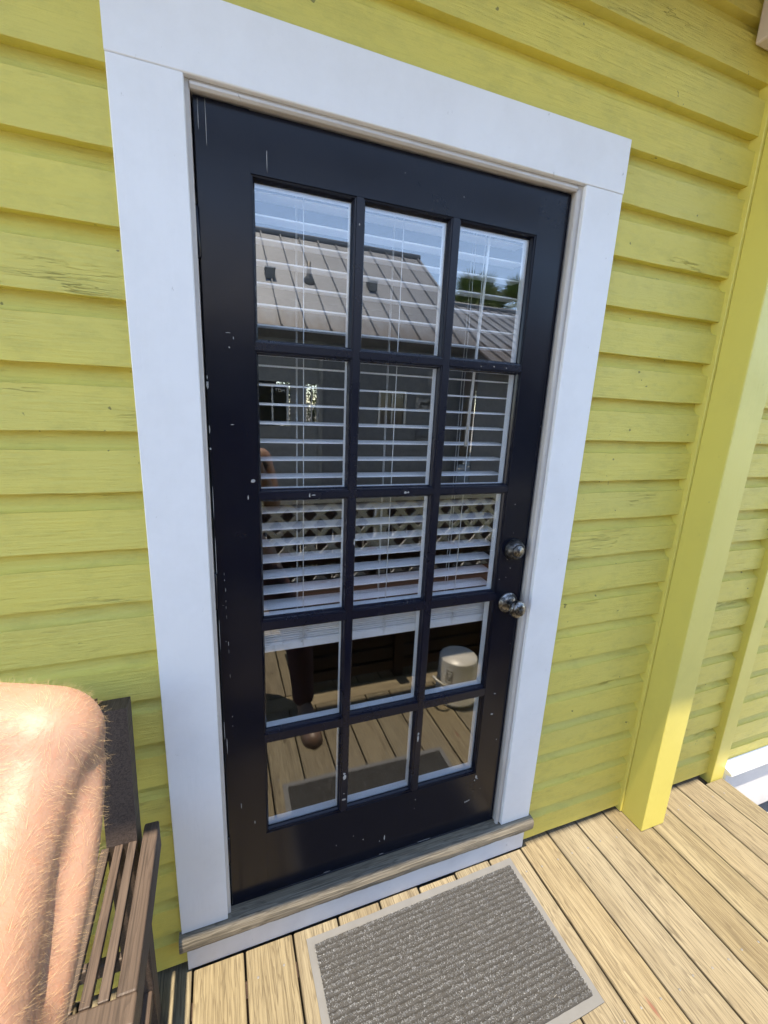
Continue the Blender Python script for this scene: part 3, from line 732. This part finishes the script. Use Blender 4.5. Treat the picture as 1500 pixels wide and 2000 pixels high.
def nwindow(x0, x1, z0, z1):
    t = .035; f = link('window', bpy.data.meshes.new('window'), 'ntrim', nb_)
    bm = bmesh.new()
    bbox(bm, x0 - t, x0, NY - .02, NY + .03, z0 - t, z1 + t); bbox(bm, x1, x1 + t, NY - .02, NY + .03, z0 - t, z1 + t)
    bbox(bm, x0, x1, NY - .02, NY + .03, z1, z1 + t); bbox(bm, x0, x1, NY - .02, NY + .035, z0 - t, z0)
    bbox(bm, x0, x1, NY - .01, NY + .02, (z0 + z1) / 2 - .018, (z0 + z1) / 2 + .018); bm.to_mesh(f.data); bm.free()
    xm = (x0 + x1) / 2
    for za, zb in ((z0, (z0 + z1) / 2 - .018), ((z0 + z1) / 2 + .018, z1)):
        box('pane', (x0, xm - .012, NY - .012, NY - .004, za, zb), 'dark', f); box('pane', (xm + .012, x1, NY - .012, NY - .004, za, zb), 'dark', f)
    box('mullion', (xm - .012, xm + .012, NY - .01, NY + .021, z0, z1), 'ntrim', f)
nwindow(.66, 1.11, 1.12, 1.69); nwindow(2.73, 3.19, 1.14, 1.69)
def text(body, x, y, z, size, mat, parent):
    cu = bpy.data.curves.new('lettering', 'FONT'); cu.body = body; cu.size = size; cu.align_x = 'CENTER'; cu.extrude = .001
    t = bpy.data.objects.new('lettering_tmp', cu); COL.objects.link(t); dg = bpy.context.evaluated_depsgraph_get()
    me = bpy.data.meshes.new_from_object(t.evaluated_get(dg)); bpy.data.objects.remove(t)
    me.transform(Matrix.Translation((x, y, z)) @ Matrix.Rotation(math.pi / 2, 4, 'X'))
    me.materials.clear(); return link('lettering', me, mat, parent)
text('TDM', 1.01, NY - .002, 1.60, .075, 'ntrim', nb_); text('TDM', 3.09, NY - .002, 1.60, .075, 'ntrim', nb_)
box('window_jamb', (1.415, 1.43, NY - .08, NY + .02, 1.14, 1.75), 'ntrim', nb_); box('window_jamb', (1.615, 1.63, NY - .08, NY + .02, 1.14, 1.75), 'ntrim', nb_)
box('mullion', (1.515, 1.527, NY - .05, NY, 1.14, 1.75), 'ntrim', nb_); box('mullion', (1.43, 1.515, NY - .05, NY, 1.44, 1.456), 'ntrim', nb_)
box('corner_board', (1.63, 1.70, NY + .001, NY + .03, GROUND + .1, 2.42), 'npale', nb_)
# vents standing on the roof slope
def rz(y): return 2.55 + (y + 6.0) / -3.0 * 2.17
for x, y in ((.99, -7.35), (2.85, -7.4)):
    v_ = box('roof_vent', (x - .08, x + .08, y - .10, y + .10, rz(y) - .06, rz(y) + .11), 'ventm', nb_, .01)
    box('vent_cap', (x - .09, x + .09, y - .11, y + .11, rz(y) + .111, rz(y) + .125), 'ntrim', v_)
lathe('vent_pipe', [(0, -.1), (.10, -.06), (.095, .04), (.04, .10), (.035, .32), (0, .32)], (1.66, -7.35, rz(-7.35)), (0, 0, 1), 'ventm', nb_, 18)
# small wall decorations on the grey wall
deco = thing('wall_pennant', 'pennant shaped sign with animal shape on the grey wall', 'sign', (3.62, NY, 1.5))
prism('banner', [(3.40, 1.42), (3.40, 1.62), (3.84, 1.58), (3.76, 1.51), (3.86, 1.42)], 'y', NY + .018, NY + .026, 'npale', deco) if False else None
bm = bmesh.new(); a = [bm.verts.new((x, NY + .024, z)) for x, z in ((3.40, 1.40), (3.90, 1.40), (3.80, 1.49), (3.90, 1.58), (3.40, 1.63))]; bm.faces.new(a)
rt = bmesh.ops.extrude_face_region(bm, geom=list(bm.faces)); [setattr(v.co, 'y', v.co.y - .006) for v in rt['geom'] if isinstance(v, bmesh.types.BMVert)]
link('banner', mesh_of(bm, 'banner'), 'ventm', deco)
bm = bmesh.new()
for e in ((3.50, 3.68, 1.50, 1.545), (3.505, 3.525, 1.44, 1.50), (3.65, 3.67, 1.44, 1.50), (3.66, 3.72, 1.53, 1.575)): bbox(bm, e[0], e[1], NY + .0245, NY + .030, e[2], e[3])
link('animal_shape', mesh_of(bm, 'animal_shape'), 'ink', deco)
sg = thing('oval_sign', 'oval sign with thin dark outline on the grey wall', 'sign', (3.62, NY, .95))
lathe('plate', [(0, 0), (.19, 0), (.19, .008), (0, .008)], (3.62, NY + .016, .94), (0, 1, 0), 'ngrey', sg, 32)
tube('outline', [(3.62 + .18 * math.cos(t * math.pi / 14), NY + .027, .94 + .15 * math.sin(t * math.pi / 14)) for t in range(29)], .006, 'ink', sg, 5)
tube('script_stroke', [(3.50 + .024 * t, NY + .027, .94 + .025 * math.sin(t * 2.2)) for t in range(11)], .006, 'ink', sg, 5)
qs = thing('square_sign', 'square four-block panel sign high on the grey wall', 'sign', (3.72, NY, 1.95))
for x in (3.62, 3.75):
    for z in (1.86, 1.99): box('block', (x, x + .11, NY + .016, NY + .026, z, z + .11), 'ventm', qs)

# ------------------------------------------------------------------ plants beyond
def leafcloud(name, cen, rad, n, size, parent, mat='leaf'):
    vv, ff = [], []
    for i in range(n):
        while True:
            p = Vector((random.uniform(-1, 1), random.uniform(-1, 1), random.uniform(-1, 1)))
            if p.length < 1 and (p.length > .35 or random.random() < .3): break
        if noise.noise(p * 2.3) < -.12: continue
        c_ = Vector(cen) + Vector((p.x * rad[0], p.y * rad[1], p.z * rad[2]))
        u = Vector((random.gauss(0, 1), random.gauss(0, 1), random.gauss(0, .6))).normalized() * size * random.uniform(.6, 1.3)
        v = u.cross(Vector((random.gauss(0, 1), random.gauss(0, 1), random.gauss(0, 1)))).normalized() * size * .35
        q = len(vv); vv += [c_ - u, c_ + v, c_ + u, c_ - v]; ff.append((q, q + 1, q + 2, q + 3))
    me = bpy.data.meshes.new(name); me.from_pydata(vv, [], ff); return link(name, me, mat, parent)
fn = thing('backdrop_fence', 'low dark brown plank fence added as dark backdrop behind the lattice railing', 'fence', (1.4, -2.7, GROUND))  # added fence, keeps the gaps of the white lattice dark
for i in range(34):
    x = -1.1 + i * .150; box('plank', (x, x + .142, -2.70, -2.68, GROUND + .03, .60 + random.uniform(-.006, .006)), 'fence', fn, .003)
for z in (-.30, .40): box('fence_rail', (-1.1, 4.0, -2.74, -2.7005, z, z + .08), 'fence', fn)
for x in (-1.05, .6, 2.2, 3.9): box('post', (x - .045, x + .045, -2.835, -2.7405, GROUND - .02, .58), 'fence', fn)
sh = thing('garden_shrub', 'sunlit green shrub seen through the narrow gap in the grey house', 'shrub', (2.95, -13.3, GROUND))
leafcloud('foliage', (2.95, -13.3, 1.3), (1.5, 1.0, 1.9), 9000, .07, sh); tube('stem', [(2.95, -13.3, GROUND), (2.95, -13.3, 1.2)], [.07, .03], 'trunk', sh, 8)
def palm(x, y, h, label, seed):
    rnd = random.Random(seed)
    t = thing('palm_tree', label, 'palm tree', (x, y, GROUND), 'palm trees behind the low roof')
    tube('trunk', [(x, y, GROUND), (x + .1, y, h * .5), (x + .15, y, h)], [.17, .13, .11], 'trunk', t, 10)
    vv, ff = [], []
    for i in range(30):
        az = rnd.uniform(0, 6.28); el = rnd.uniform(-.3, 1.35); L_ = rnd.uniform(1.1, 1.5)
        d = Vector((math.cos(az) * math.cos(el), math.sin(az) * math.cos(el), math.sin(el))); side = d.cross(Vector((0, 0, 1))).normalized(); base = Vector((x + .15, y, h))
        hub = base + d * L_ * .55
        for b_ in range(22):     # fan palm blades
            a = (b_ / 21 - .5) * 3.6; dd = (d * math.cos(a) + side * math.sin(a)).normalized(); wv = dd.cross(d.cross(side)).normalized() * .022
            tip = hub + dd * rnd.uniform(.6, .8) + Vector((0, 0, -.18 * rnd.random())); q = len(vv)
            vv += [hub, hub + dd * .35 + wv, tip, hub + dd * .35 - wv]; ff.append((q, q + 1, q + 2, q + 3))
        q = len(vv); s_ = side * .012; vv += [base - s_, base + s_, hub + s_, hub - s_]; ff.append((q, q + 1, q + 2, q + 3))
    me = bpy.data.meshes.new('crown'); me.from_pydata(vv, [], ff); link('crown', me, 'leaf', t)
palm(8.4, -13.2, 4.75, 'fan palm behind the low metal roof, nearest the roof gable', 1)
palm(10.6, -13.8, 5.0, 'fan palm behind the low metal roof, farther from the gable', 2)
palm(9.5, -14.6, 4.8, 'fan palm between and behind two others over the low roof', 3)
tr_ = thing('broadleaf_tree', 'dense dark green tree behind the palms over the low roof', 'tree', (9.2, -16.5, GROUND))
leafcloud('crown', (9.2, -16.5, 3.2), (3.6, 1.6, 1.5), 9000, .13, tr_); tube('trunk', [(9.2, -16.5, GROUND), (9.2, -16.5, 4.0)], [.2, .1], 'trunk', tr_, 8)

# ------------------------------------------------------------------ the person taking the picture
per = None
def skinmesh(name, verts, edges, roots, mat, parent=None, sub=2):
    me = bpy.data.meshes.new(name); me.from_pydata([v[:3] for v in verts], edges, [])
    o = link(name, me, mat, parent)
    md = o.modifiers.new('skin', 'SKIN'); md.use_smooth_shade = True; md.branch_smoothing = .6
    sv = me.skin_vertices[0].data
    for i, v in enumerate(verts):
        r = v[3]; sv[i].radius = (r, r) if not isinstance(r, tuple) else r; sv[i].use_root = i in roots
    s = o.modifiers.new('subsurf', 'SUBSURF'); s.levels = sub; s.render_levels = sub
    return o
V, Ed, roots = [], [], []
def chain(pts, start=None):
    prev = start; ids = []
    for p in pts:
        V.append(p); i = len(V) - 1; ids.append(i)
        if prev is not None: Ed.append((prev, i))
        prev = i
    return ids
PX = .10
pelv = chain([(PX, -1.20, .74, .135)])[0]; roots.append(pelv)
spine = chain([(PX, -1.215, .90, .130), (PX, -1.24, 1.06, .135), (PX + .005, -1.25, 1.17, .115), (PX + .005, -1.245, 1.265, .058), (PX, -1.225, 1.315, .055), (PX, -1.20, 1.375, .078), (PX, -1.195, 1.44, .092), (PX, -1.20, 1.52, .080)], pelv)
chest = spine[2]; headi = spine[6]
chain([(PX, -1.110, 1.425, .020), (PX, -1.085, 1.412, .012)], headi)          # nose
# left arm: shoulder, elbow forward, forearm out to the left
P_el = Vector((-.072, -.765, 1.262))
def ip(u, v, d): return CAM + (RIGHT * ((u - 750) / FPX) + DOWN * ((v - 1000) / FPX) + FWD).normalized() * d
def lp(u, v, d, r): return (*ip(u, v, d), r * .80)
larm = chain([(-.030, -1.20, 1.185, .060), (-.056, -1.06, 1.165, .044), lp(-95, 2080, .315, .0300), lp(-45, 1880, .335, .0305), lp(-5, 1720, .352, .0305), lp(36, 1590, .365, .0320), lp(62, 1510, .372, .0360), lp(84, 1452, .378, .0425), lp(10, 1448, .388, .0425), lp(-90, 1448, .400, .0430), lp(-240, 1448, .42, .040), lp(-430, 1455, .46, .031), lp(-560, 1460, .49, .029), lp(-700, 1465, .52, .026)], chest)
lfl = chain([lp(42, 2080, .340, .0180), lp(90, 1880, .358, .0182), lp(124, 1720, .372, .0205), lp(140, 1600, .380, .0215), lp(148, 1500, .384, .0215)])
Ed.append((lfl[-1], larm[6])); Ed.append((lfl[0], larm[2]))
# right arm: elbow out low, forearm up to the phone
rarm = chain([(.235, -1.235, 1.175, .058), (.275, -1.20, 1.05, .045), (.285, -1.16, .95, .042), (.245, -1.13, 1.05, .040), (.185, -1.12, 1.20, .032), (.150, -1.115, 1.28, .026), (.120, -1.110, 1.345, (.040, .018))], chest)
# legs
rl = chain([(.215, -1.17, .66, .092), (.33, -1.03, .40, .066), (.385, -.955, .27, .056), (.392, -.935, .12, .056), (.398, -.91, -.02, .040), (.40, -.885, -.095, .036), (.405, -.80, -.118, .030), (.412, -.72, -.124, .024)], pelv)
ll = chain([(-.005, -1.20, .66, .092), (-.03, -1.19, .42, .068), (-.035, -1.185, .27, .057), (-.035, -1.20, .12, .056), (-.035, -1.22, -.02, .040), (-.035, -1.225, -.095, .036), (-.04, -1.14, -.118, .030), (-.045, -1.06, -.124, .024)], pelv)
# fingers rooted inside the palms
def fingers(palm, dirv, side, up, curl):
    for k, (off, ln) in enumerate(((-.030, .062), (-.010, .074), (.010, .070), (.029, .056))):
        p0 = Vector(palm) + side * off; d = dirv.copy(); pts = [p0]
        for j in range(3):
            pts.append(pts[-1] + d * (ln * (.45, .32, .26)[j] + (.03 if j == 0 else 0))); d = (d + up * curl).normalized()
        ids = chain([(*p, r) for p, r in zip(pts, (.009, .0085, .008, .0065))]); roots.append(ids[0])
    p0 = Vector(palm) - dirv * .025 - side * .028; ids = chain([(*p0, .011), (*(p0 - side * .03 + dirv * .02), .0105), (*(p0 - side * .042 + dirv * .05 + up * .01), .009)]); roots.append(ids[0])
fingers(V[larm[-1]][:3], Vector((-1, .10, .02)).normalized(), Vector((0, 1, 0)), Vector((0, 0, -1)), .35)
fingers((.112, -1.108, 1.362), Vector((-.45, .02, .85)).normalized(), Vector((.85, 0, .45)).normalized(), Vector((-.3, .55, 0)), .4)
def solid(verts, edges):
    bm = bmesh.new()
    rad = lambda v: v[3] if not isinstance(v[3], tuple) else (v[3][0] + v[3][1]) / 2
    for v in verts:
        bmesh.ops.create_icosphere(bm, subdivisions=3, radius=rad(v), matrix=Matrix.Translation(v[:3]))
    for a_, b_ in edges:
        A, B = Vector(verts[a_][:3]), Vector(verts[b_][:3]); ra, rb = rad(verts[a_]), rad(verts[b_])
        tube_bm(bm, [A, A.lerp(B, .5), B], [ra, (ra + rb) / 2, rb], 32)
    bmesh.ops.recalc_face_normals(bm, faces=bm.faces)
    me = bpy.data.meshes.new('tmp'); bm.to_mesh(me); bm.free()
    t = bpy.data.objects.new('tmp', me); COL.objects.link(t)
    rm = t.modifiers.new('remesh', 'REMESH'); rm.mode = 'VOXEL'; rm.voxel_size = .004; rm.use_smooth_shade = True
    sm = t.modifiers.new('smooth', 'SMOOTH'); sm.factor = .5; sm.iterations = 5
    dg = bpy.context.evaluated_depsgraph_get(); out = bpy.data.meshes.new_from_object(t.evaluated_get(dg)); out.name = 'person'
    bpy.data.objects.remove(t); bpy.data.meshes.remove(me)
    for p in out.polygons: p.use_smooth = True
    return out
body = link('person', solid(V, Ed), 'skin')
tag(body, 'bare hairy left arm of the person in dark shirt taking the picture', 'person')
# clothing
def garment(name, pts_list, mat):
    vs_, es, rt = [], [], []
    first = {}
    for pts in pts_list:
        prev = None
        for p in pts:
            key = tuple(round(c_, 4) for c_ in p[:3])
            if key in first: i = first[key]
            else: vs_.append(p); i = len(vs_) - 1; first[key] = i
            if prev is not None and prev != i: es.append((prev, i))
            prev = i
    return skinmesh(name, vs_, es, [0], mat, body, 2)
garment('shirt', [[(PX, -1.205, .80, .150), (PX, -1.215, .90, .148), (PX, -1.24, 1.06, .152), (PX + .005, -1.25, 1.175, .128), (PX + .005, -1.245, 1.235, .068)],
                  [(PX + .005, -1.25, 1.175, .128), (-.034, -1.205, 1.185, .074), (-.058, -1.12, 1.163, .060)], [(PX + .005, -1.25, 1.175, .128), (.238, -1.235, 1.175, .070), (.270, -1.205, 1.07, .060)]], 'tshirt')
garment('trousers', [[(PX, -1.205, .82, .147), (PX, -1.20, .73, .152)], [(PX, -1.20, .73, .152), (.218, -1.165, .65, .108), (.33, -1.03, .40, .084), (.386, -.953, .27, .074), (.394, -.933, .12, .070), (.400, -.91, -.02, .060), (.402, -.895, -.10, .066)], [(PX, -1.20, .73, .152), (-.008, -1.20, .65, .108), (-.03, -1.19, .42, .084), (-.035, -1.186, .27, .074), (-.035, -1.20, .12, .070), (-.035, -1.22, -.02, .060), (-.035, -1.225, -.085, .062)]], 'shorts')
def shoe(cx, y0, y1):
    bm = bmesh.new(); rows = []
    for i in range(15):
        t = i / 14; y = y0 + (y1 - y0) * t
        wd = (.034 + .016 * math.sin(min(1, t * 1.25) * math.pi * .62)) * math.sqrt(max(.02, 1 - max(0, (t - .80) / .20) ** 2 * .97)) * (1 if t > .06 else .75)
        ht = (.085 if t < .32 else .085 - .040 * min(1, (t - .32) / .30)) * (1 if t < .85 else max(.35, 1 - ((t - .85) / .15) ** 2 * .65))
        row = []
        for q in range(12):
            a = math.pi * q / 11; row.append(bm.verts.new((cx + wd * math.cos(a) * (1 - .12 * math.sin(a)), y, DECK + .014 + ht * math.sin(a) ** .75)))
        row += [bm.verts.new((cx - wd * 1.04, y, DECK + .001)), bm.verts.new((cx + wd * 1.04, y, DECK + .001))]; rows.append(row)
    for a, b_ in zip(rows, rows[1:]):
        for q in range(14): bm.faces.new((a[q], a[(q + 1) % 14], b_[(q + 1) % 14], b_[q]))
    bm.faces.new(rows[0]); bm.faces.new(rows[-1])
    link('shoe', mesh_of(bm, 'shoe', True), 'shoe', body)
shoe(.408, -.925, -.630); shoe(-.042, -1.265, -.975)
bm = bmesh.new(); bmesh.ops.create_uvsphere(bm, u_segments=24, v_segments=14, radius=.107)
for v in list(bm.verts):
    if v.co.z < -.015 and v.co.y > -.035: bm.verts.remove(v)
for v in bm.verts: v.co = Vector((PX, -1.215, 1.475)) + v.co * (1 + .05 * noise.noise(v.co * 40))
link('hair', mesh_of(bm, 'hair', True), 'hairm', body)
for s_ in (-1, 1):
    lathe('eye', [(0, -.011), (.008, -.008), (.011, 0), (.008, .008), (0, .011)], (PX + s_ * .031, -1.118, 1.452), (0, 1, 0), 'inner', body, 12)
    lathe('ear', [(0, -.006), (.022, -.004), (.026, .002), (.014, .006), (0, .006)], (PX + s_ * .092, -1.205, 1.43), (1, 0, 0), 'skin', body, 12)
tube('mouth', [(PX - .022, -1.112, 1.385), (PX, -1.106, 1.383), (PX + .022, -1.112, 1.385)], .004, 'shoe', body, 6)
# hair on the arm near the lens
def hairs(n, seed):
    rnd = random.Random(seed); cv = bpy.data.curves.new('arm_hair', 'CURVE'); cv.dimensions = '3D'; cv.bevel_depth = .000045; cv.bevel_resolution = 0; cv.resolution_u = 1
    axis_pts = [Vector(V[i][:3]) for i in larm[2:11]]
    cand = [p for p in body.data.polygons if min((p.center - q).length for q in axis_pts) < .075 and p.normal.dot(CAM - p.center) > -.03]
    for i in range(n):
        p_ = rnd.choice(cand); nrm = p_.normal.copy(); root = p_.center + Vector((rnd.gauss(0, .0015), rnd.gauss(0, .0015), rnd.gauss(0, .0015))) - nrm * .0008
        flow = Vector((-.35 + .4 * noise.noise(root * 22), .35, -.55 + .6 * noise.noise(root * 17 + Vector((5, 0, 0))))); tan = (flow - nrm * flow.dot(nrm)).normalized()
        tan = (tan + Vector((rnd.gauss(0, .22), rnd.gauss(0, .22), rnd.gauss(0, .22)))).normalized(); ln = rnd.uniform(.003, .009)
        s = cv.splines.new('POLY'); s.points.add(3); p = root; d = (nrm * .42 + tan * .85).normalized()
        for j in range(4):
            s.points[j].co = (*p, 1); s.points[j].radius = 1 - j * .27; p = p + d * ln / 3; d = (d + tan * .25 + Vector((rnd.gauss(0, .06), rnd.gauss(0, .06), rnd.gauss(0, .06)))).normalized()
    o = bpy.data.objects.new('arm_hair', cv); COL.objects.link(o); cv.materials.append(MAT['armhair']); o.parent = body; o['kind'] = 'stuff'; return o
hairs(6500, 5)
# phone in the hand
ph_c = CAM - FWD * .020 - RIGHT * .0 + DOWN * .062
bm = bmesh.new(); bbox(bm, -.036, .036, -.074, .074, -.004, .004, .0035, 2)
me = mesh_of(bm, 'phone'); ph = link('phone', me, 'phone'); mm = cam.matrix_world.copy(); mm.translation = ph_c; ph.matrix_world = mm
tag(ph, 'black phone held up in front of the person taking the picture', 'phone')
